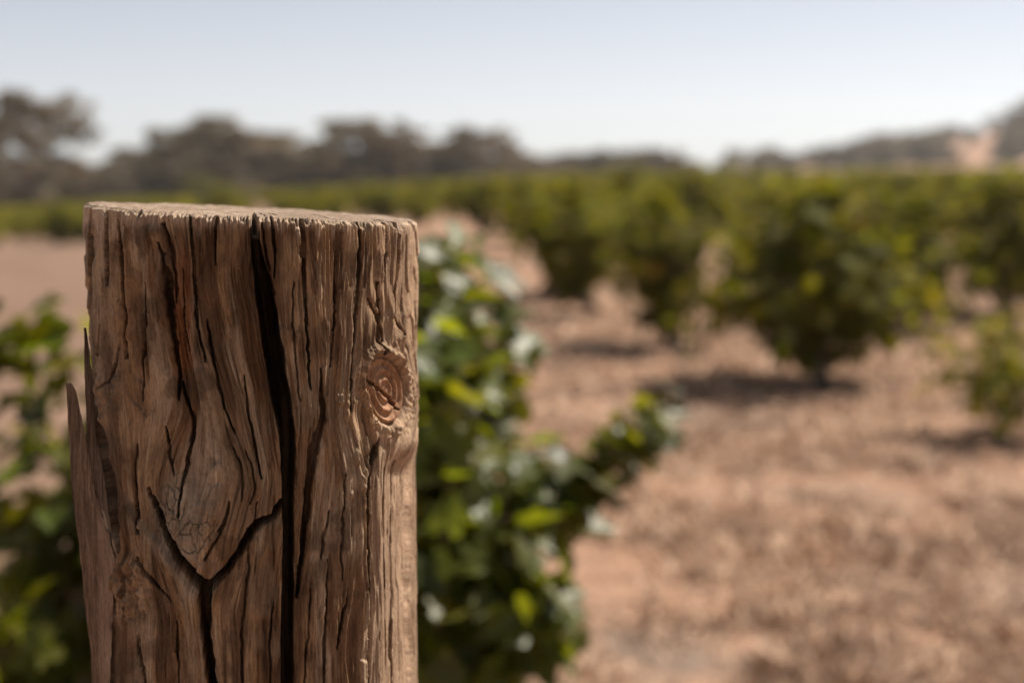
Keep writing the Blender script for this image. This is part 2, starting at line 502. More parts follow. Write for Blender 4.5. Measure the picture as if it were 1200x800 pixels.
def grain_coord(u, v):
    vv = np.clip(v, GV[0], GV[-1])
    k = np.clip(np.searchsorted(GV, vv) - 1, 0, len(GV) - 2)
    gv = np.array(GV, float)
    t = (vv - gv[k]) / (gv[k + 1] - gv[k]); t = t * t * (3 - 2 * t) * 0.5 + t * 0.5
    G = GUIDES[:, k] * (1 - t) + GUIDES[:, k + 1] * t       # (ng, n)
    s = np.full(u.shape, GS[0]) + (u - G[0]) * 0.0
    for g in range(len(GS) - 1):
        a, b = G[g], G[g + 1]
        m = (u >= a) & (u < b)
        s = np.where(m, GS[g] + (u - a) / (b - a) * (GS[g + 1] - GS[g]), s)
    s = np.where(u >= G[-1], GS[-1] + (u - G[-1]), s)
    s = np.where(u < G[0], GS[0] + (u - G[0]), s)
    return s + 5 * (fbm(u * 0.02, v * 0.012, 21, 3) - 0.5)

def voronoi_edge(x, y, seed):
    xi = np.floor(x).astype(int); yi = np.floor(y).astype(int)
    d1 = np.full(x.shape, 9.0); d2 = np.full(x.shape, 9.0)
    for a in (-1, 0, 1):
        for b in (-1, 0, 1):
            cx, cy = xi + a, yi + b
            px = cx + _perm[(cx + seed) & 255, cy & 255]; py = cy + _perm[(cx + 71 + seed) & 255, (cy + 13) & 255]
            d = np.hypot(px - x, py - y)
            n1 = np.minimum(d1, d); d2 = np.minimum(np.maximum(d1, d), d2); d1 = n1
    return d2 - d1

def lerp3(c, col, f):
    return c * (1 - f[:, None]) + np.asarray(col) * f[:, None]

def surface_fields(u, v, s, front, th):
    """radial offset in mm and wood tone for points on the post"""
    n = u.shape
    h = np.zeros(n)
    h += 3.4 * (fbm(s * 0.020, v * 0.0022, 1, 3) - 0.5)
    terr = fbm(s * 0.055, v * 0.0060, 2, 3)
    saw = (terr * 7) % 1.0
    h += 1.1 * (smooth(0, 0.85, saw) - smooth(0.9, 1.0, saw) - 0.4)
    h += 1.5 * (fbm(s * 0.13, v * 0.009, 3, 3) - 0.5)
    h += 1.25 * (fbm(s * 0.42, v * 0.020, 4, 2) - 0.5)
    fis = fbm(s * 0.17, v * 0.0085, 6, 2)
    h -= 1.9 * smooth(0.71, 0.80, fis)
    fis2 = fbm(s * 0.36, v * 0.016, 7, 2)
    h -= 0.9 * smooth(0.68, 0.84, fis2)
    h += 0.3 * (fbm(u * 0.5, v * 0.03, 11, 2) - 0.5)

    # bulb where an old branch grew
    e = np.hypot((u - 240) / 62, (v - 590) / 105)
    h += 5.5 * smooth(1.0, 0.2, e)
    crk = voronoi_edge(u * 0.085 + 1.1 * fbm(u * 0.09, v * 0.07, 9, 3), v * 0.050 + 0.9 * fbm(u * 0.08, v * 0.06, 10, 3), 5)
    zone = smooth(1.0, 0.55, np.hypot((u - 222) / 52, (v - 610) / 70)) * front
    h -= zone * 1.5 * smooth(0.10, 0.02, crk) * smooth(0.42, 0.58, fbm(u * 0.05, v * 0.04, 37, 2))
    h += zone * 1.5 * (fbm(u * 0.11, v * 0.11, 31, 3) - 0.5)
    # torn flap left of the fork
    d, _ = poly_dist(u, v, [(166, 612, 0), (186, 640, 0), (206, 664, 0), (226, 694, 0)])
    lf_side = smooth(4, -2, (u - 166) * 0.8 - (v - 612) * 0.62)
    flap = smooth(9, 1, d + 5 * (fbm(u * 0.09, v * 0.09, 93, 3) - 0.4)) * lf_side * front
    h += 3.0 * smooth(52, 0, d) * lf_side * front
    # rough torn stub at the foot of the splinter
    stub = smooth(1.0, 0.4, np.hypot((u - 155) / 36, (v - 690) / 58)) * front
    h += stub * (11.0 * fbm(u * 0.065, v * 0.045, 33, 3) + 4.5 * (fbm(u * 0.25, v * 0.16, 34, 3) - 0.5) - 3.0)
    hole = smooth(1.0, 0.55, np.hypot(((u - 124) - 0.5 * (v - 708)) / 6.5, (v - 708) / 13)) * front
    h -= 13 * hole
    # knot
    ku, kv = u - 453, v - 457
    e = np.hypot((ku - 0.12 * kv) / 22, kv / 40) + 0.10 * (fbm(u * 0.06, v * 0.05, 41, 2) - 0.5)
    kn = smooth(1.05, 0.95, e) * front
    h = h * (1 - 0.8 * kn) + kn * (1.0 * np.cos(np.clip(e, 0, 1.2) * 21 + 0.06 * ku) * smooth(0.05, 0.4, e) - 1.2)
    h -= 2.6 * np.exp(-((e - 1.0) / 0.07) ** 2) * front * (0.4 + 0.6 * vnoise(u * 0.08, v * 0.08, 43))
    h += 3.2 * np.exp(-((e - 1.2) / 0.13) ** 2) * front * (0.35 + 0.65 * smooth(10, -30, kv))
    crumb = np.exp(-((e - 1.25) / 0.22) ** 2) * front
    h += 2.2 * crumb * (fbm(u * 0.35, v * 0.25, 44, 2) - 0.5)
    # curly grain above the knot
    curl = smooth(1, 0.3, np.hypot((u - 466) / 26, (v - 380) / 50)) * front
    h += curl * 1.2 * np.sin((v * 0.035 + u * 0.30 + 7 * fbm(u * 0.03, v * 0.022, 46, 3)) * 1.6)
    # small torn chips
    for cu, cv, ru, rv, a in ((179, 276, 7, 18, 3.5), (398, 468, 5, 10, 2.6), (406, 482, 4, 16, 2.4), (423, 565, 3, 12, 2.8),
                              (418, 535, 4, 14, 2.4), (430, 525, 3, 18, 2.6), (411, 580, 3, 9, 2.0), (350, 290, 4, 34, 2.0), (120, 470, 14, 40, 2.6), (137, 455, 5, 20, 2.6)):
        f = smooth(1, 0.4, np.hypot((u - cu) / ru, (v - cv) / rv)) * front
        h += a * f * (0.4 + 1.2 * (fbm(u * 0.3, v * 0.15, 51, 2) - 0.2))
    # recessed rusty strip
    strip = smooth(184, 194, u - (v - 285) * 0.06) * smooth(224, 214, u - (v - 285) * 0.04) * smooth(255, 300, v) * smooth(470, 430, v) * front
    h -= 3.2 * strip
    # split-off facet on the sunny flank
    fac = smooth(515, 560, v) * front
    thc = R(70)
    plane = (math.cos(R(26)) / np.clip(np.cos(th - thc), 0.3, 1) - 1) * POST_R * 1000
    edge = smooth(431.0, 433.5, u + 1.5 * (vnoise(v * 0.05, v * 0, 55) - 0.5) + np.clip(545 - v, 0, 60) * -0.3)
    h = h * (1 - 0.45 * fac * edge) + fac * edge * np.clip(plane, -9, 0) * smooth(R(100), R(86), th)
    h += 2.0 * fac * (1 - edge) * smooth(412, 431, u)

    # named cracks
    jit = 3.0 * (fbm(u * 0.05, v * 0.09, 61, 3) - 0.5) + 1.5 * (fbm(u * 0.2, v * 0.11, 63, 2) - 0.5)
    dmod = 0.45 + 1.0 * fbm(u * 0.03, v * 0.035, 65, 3)
    dep = np.zeros(n)
    for depth, pts in CRACKS:
        P = np.array(pts)
        m = (u > P[:, 0].min() - 14) & (u < P[:, 0].max() + 14) & (v > P[:, 1].min() - 14) & (v < P[:, 1].max() + 14) & (front > 0.2)
        if not m.any(): continue
        d, w = poly_dist(u[m] + jit[m], v[m], pts)
        hw = w * 0.62 + 0.15
        prof = np.clip(1 - (d / hw) ** np.where(hw > 3, 6, 2.6), 0, 1) ** 0.55
        lip = 0.10 * depth * np.clip(1 - d / (hw * 2.6), 0, 1) ** 2
        dep[m] = np.maximum(dep[m], (depth * prof + lip) * np.where(hw > 3, 1.0, dmod[m]))
    # the long open split
    j2 = 4.5 * (fbm(v * 0.04, u * 0.0, 71, 5, 0.62) - 0.5); j3 = 5.0 * (fbm(v * 0.045, u * 0.0, 75, 5, 0.62) - 0.5)
    uL = np.interp(v, LEFT_V, LEFT_U) + j2; uR = np.interp(v, RIGHT_V, RIGHT_U) + j3
    t = (u - uL) / (uR - uL)
    inside = np.clip(1 - np.abs(2 * t - 1) ** 5, 0, 1) * ((t > 0) & (t < 1)) * front
    full = 17 + 42 * smooth(258, 318, v + 10 * (1 - t))
    dep = np.maximum(dep, inside * full)

    # ---- tones (wood colour, plus a painted sunlit look on the right flank)
    br = fbm(s * 0.035, v * 0.0045, 81, 4)
    c = np.empty(n + (3,)); c[:] = (0.250, 0.156, 0.088)
    c = lerp3(c, (0.105, 0.056, 0.028), smooth(0.50, 0.30, br))
    c = lerp3(c, (0.315, 0.222, 0.145), smooth(0.52, 0.74, br) * 0.9)
    sp2 = fbm(u * 0.018, v * 0.014, 85, 4)
    c = lerp3(c, (0.190, 0.142, 0.100), smooth(0.50, 0.66, sp2) * 0.65)       # silvered patches
    c = lerp3(c, (0.092, 0.053, 0.030), smooth(0.50, 0.34, sp2) * 0.55)        # brown stains
    bl = fbm(s * 0.09, v * 0.006, 181, 3)
    c = lerp3(c, (0.330, 0.255, 0.185), smooth(0.58, 0.70, bl) * 0.75)          # bleached fibres
    c = lerp3(c, (0.085, 0.045, 0.024), smooth(0.40, 0.28, bl) * 0.8)           # dark weather streaks
    bt = fbm(u * 0.03 + 3, v * 0.022, 187, 4)
    c = lerp3(c, (0.075, 0.048, 0.030), smooth(0.60, 0.72, bt) * 0.6)           # blotchy stains
    st = smooth(192, 202, u - (v - 300) * 0.03) * smooth(230, 214, u - (v - 300) * 0.02) * smooth(262, 330, v) * smooth(462, 410, v) * front
    c = lerp3(c, (0.235, 0.088, 0.030), st * (0.35 + 0.6 * fbm(u * 0.06, v * 0.03, 87, 3)))
    c = lerp3(c, (0.225, 0.175, 0.130), smooth(150, 110, u) * front * 0.55)
    c = lerp3(c, (0.250, 0.212, 0.170), zone * smooth(0.42, 0.62, fbm(u * 0.035, v * 0.03, 88, 3)) * 0.85)
    c = lerp3(c, (0.300, 0.235, 0.175), flap * 0.6)
    c = lerp3(c, (0.270, 0.195, 0.140), fac * edge * 0.85)  # fresh split wood, made paler still so the facet looks sunlit
    c = lerp3(c, (0.265, 0.190, 0.134), smooth(436, 462, u) * front * 0.7)  # sunlight on the right flank painted in as a paler tone
    c = lerp3(c, (0.270, 0.140, 0.075), kn * 0.7)
    c = lerp3(c, (0.40, 0.29, 0.20), crumb * smooth(0.5, 0.7, fbm(u * 0.2, v * 0.15, 90, 2)) * 0.8)
    # pale saw fray just under the rim
    fr = smooth(18, 2, v - (252 + (u - 100) * 0.012) - 14 * smooth(0.55, 0.8, fbm(s * 0.12, v * 0.01, 91, 2))) * front
    c = lerp3(c, (0.42, 0.335, 0.262), fr * 0.8)
    return h, c * np.array([1.20, 1.18, 1.12]), dep

def build_post():
    root = empty("wooden_post", (AX[0], AX[1], 0.0))
    tag(root, "thick weathered round timber post, split by deep cracks, with a knot and splinters", "post")
    # columns: dense on the side that shows
    tt = np.linspace(-105, 105, 4000)
    dens = 0.42 + 0.58 * np.clip(np.cos(np.radians(tt)), 0, 1)
    cdf = np.cumsum(dens); cdf = (cdf - cdf[0]) / (cdf[-1] - cdf[0])
    NC = 820
    thf = np.interp(np.linspace(0, 1, NC), cdf, tt)
    th = np.radians(np.concatenate([thf, np.linspace(105, 255, 62)[1:-1]]))
    n = len(th)
    NR = 680
    drop = np.concatenate([np.linspace(0, 0.272, NR), np.geomspace(0.28, Z_TOP + 0.25, 34)])
    m = len(drop)
    TH = np.broadcast_to(th, (m, n)).ravel()
    d2 = post_dir(th)
    tilt = -0.0052 * np.sin(th)                 # the saw cut falls to the right
    topz = Z_TOP + tilt + 0.0009 * (fbm(th * 60, th * 0, 101, 3) - 0.5) * 2 - 0.0030 * smooth(0.62, 0.80, fbm(th * 11, th * 0, 105, 3)) - 0.0016 * smooth(0.6, 0.7, vnoise(th * 60, th * 0, 107))
    ZZ = Z_TOP - drop[:, None] + (topz - Z_TOP)[None, :] * np.clip(1 - drop / 0.25, 0, 1)[:, None]
    ZZ = ZZ.ravel()
    base = np.stack([AX[0] + POST_R * np.cos(TH) * FACE[0] + POST_R * np.sin(TH) * SIDE[0],
                     AX[1] + POST_R * np.cos(TH) * FACE[1] + POST_R * np.sin(TH) * SIDE[1], ZZ], -1)
    front = smooth(R(104), R(90), np.abs(np.where(TH > np.pi, TH - 2 * np.pi, TH)))
    u, v = project(base)
    # behind the silhouette keep unrolling so that the grain goes on round the back
    ub = 296 + 196 * np.sign(TH) * (1 + (np.abs(TH) - np.pi / 2)) + 0 * u
    u = np.where(np.abs(TH) > np.pi / 2, np.where(TH < np.pi / 2, ub, 492 + 196 * (TH - np.pi / 2)), u)
    v = np.clip(v, 200, 4000)
    s = grain_coord(u, v)
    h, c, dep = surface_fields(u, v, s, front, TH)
    # rim: slightly crumbled edge
    k = np.repeat(drop, n)
    h -= (1.1 + 1.6 * fbm(TH * 40, TH * 0, 111, 2)) * smooth(0.0016, 0, k)
    rr = POST_R + h * 0.001
    # checks open towards the flat face: straight in on the front, radial near the flanks
    wf = np.clip(np.cos(TH), 0, 1)
    cdx = np.cos(TH) * (1 - wf) + wf; cdy = np.sin(TH) * (1 - wf)
    cl = np.hypot(cdx, cdy) + 1e-9; cdx, cdy = cdx / cl * dep * 0.001, cdy / cl * dep * 0.001
    la, lb = rr * np.cos(TH) - cdx, rr * np.sin(TH) - cdy
    P = np.stack([la * FACE[0] + lb * SIDE[0], la * FACE[1] + lb * SIDE[1], ZZ], -1)
    # the open split runs through the rim and in across the sawn end
    groove = smooth(5, 11, dep[:n]) * 0.011
    P3 = P.reshape(m, n, 3); P3[:, :, 2] = np.minimum(P3[:, :, 2], (topz - groove)[None, :])
    i, j = np.meshgrid(np.arange(m - 1), np.arange(n), indexing="ij")
    kx = (j + 1) % n
    Q = np.stack([i * n + j, (i + 1) * n + j, (i + 1) * n + kx, i * n + kx], -1).reshape(-1, 4)
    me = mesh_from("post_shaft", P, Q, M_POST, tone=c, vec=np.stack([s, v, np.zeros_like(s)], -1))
    link("shaft", me, root)
    # sawn top
    rim = P[:n]
    fr = np.array([1.0, 0.988, 0.97, 0.95, 0.92, 0.88, 0.83, 0.77, 0.70, 0.62, 0.53, 0.43, 0.32, 0.20, 0.08])
    V = []; C = []; G = []
    for q, f in enumerate(fr):
        x = rim[:, 0] * f; y = rim[:, 1] * f
        r0 = np.hypot(x, y)
        z = rim[:, 2] if q == 0 else Z_TOP - 0.0052 * ((x * SIDE[0] + y * SIDE[1]) / POST_R) + 0.0004
        if q:
            z = z + 0.0016 * (fbm(x * 420 + 90, y * 420 + 90, 121, 3) - 0.5) + 0.0022 * (fbm(x * 70 + 9, y * 70 + 9, 123, 3) - 0.5)
            rad_crack = vnoise(th * 9, th * 0 + 2, 125)
            z = z - 0.002 * (rad_crack > 0.86) * (f > 0.3) - groove * (f > 0.25)
        V.append(np.stack([x, y, z], -1))
        rg = fbm(x * 160 + 50, y * 160 + 50, 131, 3)
        ring = 0.5 + 0.5 * np.sin(r0 * 1500 + 2 * fbm(x * 40 + 7, y * 40 + 7, 133, 2))
        cc = np.empty((n, 3)); cc[:] = (0.330, 0.252, 0.188)
        cc = lerp3(cc, (0.43, 0.345, 0.268), smooth(0.4, 0.7, rg))
        cc = lerp3(cc, (0.235, 0.165, 0.115), ring * 0.45)
        C.append(cc); G.append(np.stack([x * 2200, y * 2200 * 8, 0 * x], -1))
    V = np.concatenate(V); C = np.concatenate(C); G = np.concatenate(G)
    i, j = np.meshgrid(np.arange(len(fr) - 1), np.arange(n), indexing="ij"); kx = (j + 1) % n
    Q = np.stack([i * n + j, i * n + kx, (i + 1) * n + kx, (i + 1) * n + j], -1).reshape(-1, 4)
    cen = len(V); V = np.concatenate([V, [[0, 0, Z_TOP]]]); C = np.concatenate([C, C[-1:]]); G = np.concatenate([G, [[0, 0, 0]]])
    jj = np.arange(n); l0 = (len(fr) - 1) * n
    T = np.stack([l0 + jj, l0 + (jj + 1) % n, np.full(n, cen)], -1)
    link("sawn_top", mesh_from("sawn_top", V, [Q, T], M_POST, tone=C, vec=G), root)

    # splinters torn away on the flank
    def splinter(left, right, proud, thick, col, seed, label):
        nv, nu = 240, 26
        left = np.array(left, float); right = np.array(right, float)
        v = np.linspace(max(left[0, 1], right[0, 1]), left[-1, 1], nv)
        uL = np.interp(v, left[:, 1], left[:, 0]) + 2.2 * (fbm(v * 0.05, v * 0, seed, 3) - 0.5)
        uR = np.interp(v, right[:, 1], right[:, 0]) + 3.6 * (fbm(v * 0.09, v * 0, seed + 3, 4) - 0.5) * smooth(0, 30, v - v[0])
        uR = np.maximum(uR, uL + 1.5)
        pr = np.interp(v, proud[0], proud[1])
        faces = []; VV = []; CC = []; GG = []
        lat = np.linspace(0, 1, nu)
        for sgn in (0, 1):
            for q in range(nv):
                uu = uL[q] + (uR[q] - uL[q]) * lat
                a = (uu - 296.5) / 195.5
                ac = np.clip(a, -0.93, 0.93)
                yy = np.sqrt(1 - ac ** 2)
                rad = POST_R + pr[q] * 0.001
                hh = 0.001 * (1.6 * (fbm((uu - uL[q]) * 0.12 + 7, uu * 0 + v[q] * 0.01, seed + 5, 3) - 0.5)
                              + 1.5 * (fbm(uu * 0.4, uu * 0 + v[q] * 0.02, seed + 8, 2) - 0.5)
                              - 1.2 * smooth(0.62, 0.8, fbm(uu * 0.3, uu * 0 + v[q] * 0.018, seed + 9, 2)))
                fall = 1 - np.abs(2 * lat - 1) ** 4
                dpt = yy * rad + (hh if sgn == 0 else -0.001 * thick * fall * min(1, 0.25 + q / 60))
                # point where the sight line of (uu, v) meets the vertical sheet at that depth towards the viewer
                p = np.empty((nu, 3))
                for w in range(nu):
                    dd = ray(uu[w], v[q])
                    den = dd[0] * FACE[0] + dd[1] * FACE[1]
                    tpar = (AX @ FACE + dpt[w]) / den
                    p[w] = np.array([0, 0, CAM_Z]) + dd * tpar
                VV.append(p - np.array([AX[0], AX[1], 0]))
                tn = fbm(uu * 0.05, uu * 0 + v[q] * 0.008, seed + 11, 3)
                CC.append(np.array(col)[None] * (0.65 + 0.7 * tn)[:, None])
                GG.append(np.stack([uu - uL[q] * 0.7, uu * 0 + v[q], uu * 0], -1))
        VV = np.concatenate(VV); CC = np.concatenate(CC); GG = np.concatenate(GG)
        a, b = np.meshgrid(np.arange(nv - 1), np.arange(nu - 1), indexing="ij")
        f = a * nu + b; off = nv * nu
        Qf = np.stack([f, f + nu, f + nu + 1, f + 1], -1).reshape(-1, 4)
        Qb = Qf[:, ::-1] + off
        rimq = []
        for q in range(nv - 1):
            rimq.append((q * nu, off + q * nu, off + (q + 1) * nu, (q + 1) * nu))
            e0 = q * nu + nu - 1; rimq.append((e0, e0 + nu, off + e0 + nu, off + e0))
        for b_ in range(nu - 1):
            rimq.append((b_, b_ + 1, off + b_ + 1, off + b_))
            l_ = (nv - 1) * nu + b_; rimq.append((l_, off + l_, off + l_ + 1, l_ + 1))
        o = link("splinter", mesh_from("splinter", VV, [Qf, Qb, np.array(rimq)], M_POST, tone=CC, vec=GG), root)
        o["label"] = label
    splinter([(98, 384), (98, 420), (100, 470), (101, 520), (104, 600), (112, 690)],
             [(101, 384), (103, 398), (107, 430), (110, 470), (115, 520), (125, 580), (133, 640), (134, 690)],
             ([384, 600, 690], [0.8, 0.8, -6]), 4.0, (0.150, 0.108, 0.078), 200, "dark upright splinter standing off the crack")
    splinter([(77, 449), (79, 480), (81, 520), (83, 570), (88, 610), (95, 660), (101, 720), (106, 770), (109, 840)],
             [(84, 449), (89, 458), (93, 478), (96, 490), (100, 510), (106, 545), (111, 575), (120, 605), (128, 628), (134, 655), (132, 720), (130, 780), (128, 840)],
             ([449, 560, 640, 720, 840], [2.5, 3.5, 3.0, 1.0, -0.5]), 6.0, (0.245, 0.172, 0.122), 230, "pale pointed splinter leaning away from the post")
    return root
build_post()

# ------------------------------------------------------------------ vines
def leaf_template(lobed=True, seed=0):
    """grape leaf in the XY plane, stalk at the origin, tip towards +Y, length about 1; slightly cupped"""
    r_ = np.random.default_rng(seed)
    if lobed:
        ang = np.radians([0, 12, 22, 36, 50, 62, 78, 96, 112, 132, 150])
        rad = np.array([1.0, 0.86, 0.72, 0.62, 0.80, 0.74, 0.54, 0.62, 0.60, 0.52, 0.46])
    else:
        ang = np.radians([0, 28, 55, 85, 120, 150])
        rad = np.array([1.0, 0.72, 0.82, 0.60, 0.62, 0.48])
    ang = np.concatenate([-ang[:0:-1], ang]); rad = np.concatenate([rad[:0:-1], rad]) * (1 + 0.12 * (r_.random(2 * len(rad) - 1) - 0.5))
    x = np.sin(ang) * rad * 0.62; y = np.cos(ang) * rad * 0.62 + 0.30
    cup = r_.uniform(-0.35, 0.55); fold = r_.uniform(0.1, 0.45); droop = r_.uniform(0.05, 0.4)
    z = fold * np.abs(x) + cup * x * x - droop * (y - 0.3) ** 2 + 0.06 * (r_.random(len(x)) - 0.5)
    V = np.concatenate([[[0, 0.30, 0.0]], np.stack([x, y, z], -1)])
    n = len(x)
    T = np.array([(0, k + 1, k + 2) for k in range(n - 1)] )[:, ::-1]
    return V, T

LOBED = [leaf_template(True, k) for k in range(6)]
SIMPLE = [leaf_template(False, k + 20) for k in range(6)]

def rot_from(normal, spin):
    """(n,3,3) matrices taking Z to normal with a spin about it"""
    nz = normal / (np.linalg.norm(normal, axis=1)[:, None] + 1e-9)
    ref = np.where(np.abs(nz[:, 2:3]) < 0.9, np.array([[0, 0, 1.0]]), np.array([[1.0, 0, 0]]))
    ax = np.cross(ref, nz); ax /= np.linalg.norm(ax, axis=1)[:, None] + 1e-9
    ay = np.cross(nz, ax)
    c, s = np.cos(spin)[:, None], np.sin(spin)[:, None]
    X = ax * c + ay * s; Y = -ax * s + ay * c
    return np.stack([X, Y, nz], -1)

def scatter(acc, tmpl, pos, normal, spin, size, tone):
    for k, (TV, TT) in enumerate(tmpl):
        sel = np.arange(k, len(pos), len(tmpl))
        if not len(sel): continue
        M = rot_from(normal[sel], spin[sel])
        V = np.einsum('nij,vj->nvi', M, TV) * size[sel][:, None, None] + pos[sel][:, None, :]
        nv = len(TV)
        T = (TT[None] + (np.arange(len(sel)) * nv)[:, None, None]).reshape(-1, 3)
        acc.add(V.reshape(-1, 3), T=T, tone=np.repeat(tone[sel], nv, 0))

def leaf_tones(r_, n, yellow=0.06):
    b = r_.uniform(0.65, 1.35, n)
    t = np.stack([b * r_.uniform(0.85, 1.25, n), b, b * r_.uniform(0.7, 1.3, n)], -1)
    y = r_.random(n) < yellow
    t[y] = t[y] * np.array([2.2, 1.5, 1.3])
    return t

def cane_points(p0, d0, length, r_, n=12, grav=0.5):
    d = np.array(d0, float); d /= np.linalg.norm(d)
    p = np.array(p0, float); out = [p.copy()]
    st = length / n
    for k in range(n):
        d = d + np.array([0, 0, -grav * st * (0.3 + 1.4 * k / n)]) + r_.normal(0, 0.07, 3)
        d /= np.linalg.norm(d); p = p + d * st
        if p[2] < 0.10: p[2] = 0.10 + 0.02 * r_.random(); d[2] = abs(d[2]) * 0.2
        out.append(p.copy())
    return np.array(out)

def cane_leaves(path, r_, step=0.055, off=0.05):
    seg = np.linalg.norm(np.diff(path, axis=0), axis=1); L = seg.sum(); cum = np.concatenate([[0], np.cumsum(seg)])
    t = np.arange(0.04, L, step) + r_.uniform(-0.02, 0.02, len(np.arange(0.04, L, step)))
    P = np.stack([np.interp(t, cum, path[:, k]) for k in range(3)], -1)
    return P + r_.normal(0, off, P.shape)

def make_bush(seed, nc=52, width=1.0, height=1.0, droop=1.0, nf=430):
    r_ = np.random.default_rng(seed)
    tr = Acc(); cn = Acc(); lf = Acc()
    hh = r_.uniform(0.24, 0.32) * height * (0.55 if nf < 100 else 1.0)
    lean = r_.normal(0, 0.05, 2)
    tpath = np.array([[lean[0] * k + 0.02 * math.sin(k * 2.1 + seed), lean[1] * k + 0.02 * math.cos(k * 1.7), -0.08 + (hh + 0.08) * k / 6] for k in range(7)])
    tr.add(*tube(tpath, [0.085, 0.07, 0.058, 0.052, 0.05, 0.055, 0.06], 9, 0.3, seed)[:3])
    heads = []
    na = r_.integers(4, 6)
    for a in range(na):
        az = 2 * math.pi * a / na + r_.uniform(-0.4, 0.4)
        L = r_.uniform(0.16, 0.28) * width
        pth = np.array([tpath[-1] + np.array([math.cos(az) * L * t, math.sin(az) * L * t, 0.02 + 0.16 * t ** 1.4]) for t in np.linspace(0, 1, 5)])
        tr.add(*tube(pth, np.linspace(0.042, 0.028, 5), 7, 0.3, seed + a)[:3]); heads.append((pth[-1], az))
    pos = []; cen = tpath[-1] + np.array([0, 0, 0.25])
    for k in range(nc):
        hp, az = heads[k % na]
        az2 = az + r_.normal(0, 0.75)
        el = r_.uniform(0.1, 1.45)
        d = np.array([math.cos(az2) * math.cos(el) * width, math.sin(az2) * math.cos(el) * width, math.sin(el) * height])
        pth = cane_points(hp, d, r_.uniform(0.45, 0.95) * (1.0 if el > 0.8 else 0.9), r_, 9, r_.uniform(0.4, 2.6) * droop)
        V, Q, T = tube(pth, np.linspace(0.006, 0.002, len(pth)), 4)
        cn.add(V, Q, T)
        pos.append(cane_leaves(pth, r_, 0.05, 0.055))
    # the body of the crown: an uneven goblet of leaves
    zf = r_.uniform(0.0, 1.0, nf); a_ = r_.uniform(0, 2 * math.pi, nf)
    prof = np.sin(np.pi * np.clip(zf * 0.84 + 0.12, 0, 1) ** 1.05) ** 0.7
    lump = 0.45 + 1.1 * fbm(np.cos(a_) * 1.9 + 9 + seed, np.sin(a_) * 1.9 + zf * 3.4 + 4, 7, 2)
    rf = 0.50 * width * prof * lump * r_.uniform(0.25, 1, nf) ** 0.45
    pos.append(np.stack([rf * np.cos(a_) + lean[0] * 6, rf * np.sin(a_) + lean[1] * 6, 0.14 + zf * 0.98 * height * (0.86 + 0.28 * lump - 0.14)], -1))
    pos = np.concatenate(pos); pos = pos[pos[:, 2] > 0.10]
    n = len(pos)
    out = pos - cen; out /= np.linalg.norm(out, axis=1)[:, None] + 1e-6
    nrm = out * 0.7 + np.array([0, 0, 0.75]) + r_.normal(0, 0.45, (n, 3))
    scatter(lf, SIMPLE, pos, nrm, r_.uniform(0, 6.28, n), r_.uniform(0.075, 0.15, n), leaf_tones(r_, n, 0.012))
    return (tr.mesh("vine_trunk", M_VBARK), cn.mesh("vine_canes", M_CANE), lf.mesh("vine_foliage", M_FLEAF))

BUSH = [make_bush(300 + k, width=w, height=h) for k, (w, h) in enumerate([(0.82, 1.0), (0.90, 0.95), (0.72, 1.08), (0.85, 1.04), (0.95, 1.0), (0.78, 0.95)])]
BUSH.append(make_bush(320, 60, 0.98, 1.02, 1.6, 760))      # broad, dense
BUSH.append(make_bush(331, 34, 0.58, 1.04, 0.8, 420))      # slim, upright
BUSH.append(make_bush(342, 34, 0.80, 0.9, 0.7, 60))        # young, straggly

def place_vine(x, y, kind, rz, s, label, group="bush vines in the vineyard rows", parts=3, zs=1.0):
    o = empty("grapevine", (x, y, float(terrain(x, y))), rz, s)
    o.scale = (s, s, s * zs * (1.0 if group is None or zs != 1.0 or s in (1.04, 0.98, 0.60) else rng.uniform(0.78, 1.16)))
    tag(o, label, "grapevine", group)
    for nm, me, kd in zip(("trunk", "canes", "foliage"), BUSH[kind], (None, "stuff", "stuff")):
        if parts < 3 and nm == "canes": continue
        c = link(nm, me, o, kd)
    return o

# vines whose foot can be read in the photograph
near = [
    (964, 464, 6, 0.4, 1.04, 1.0, "broad bushy grapevine with a dark pool of shade round its short trunk"),
    (798, 412, 7, 1.9, 0.98, 1.0, "upright grapevine on a slim bare trunk beside the broad bushy vine"),
    (708, 370, 7, 2.6, 0.98, 1.0, "rounded grapevine next along the row behind the slim-trunked vine"),
    (1082, 392, 3, 4.1, 0.95, 1.0, "grapevine with foliage hanging almost to the ground behind the broad bushy vine"),
    (1185, 368, 4, 5.2, 1.10, 1.05, "dark shaded grapevine beyond the small low vine at the row edge"),
    (880, 352, 0, 3.3, 1.00, 1.05, "grapevine with an upright tuft of shoots rising behind the broad bushy vine"),
    (628, 345, 5, 3.3, 1.0, 1.0, "grapevine behind the lateral shoot of the tall leafy vine"),
]
taken = []
for u, v, kind, rz, s, zs, lab in near:
    p = on_ground(u, v)
    place_vine(p[0], p[1], kind, rz, s, lab, zs=zs); taken.append((p[0], p[1]))
p = on_ground(1172, 520)
place_vine(p[0], p[1], 8, 0.9, 0.60, "small low young grapevine casting a thin shadow on bare ground"); taken.append((p[0], p[1]))

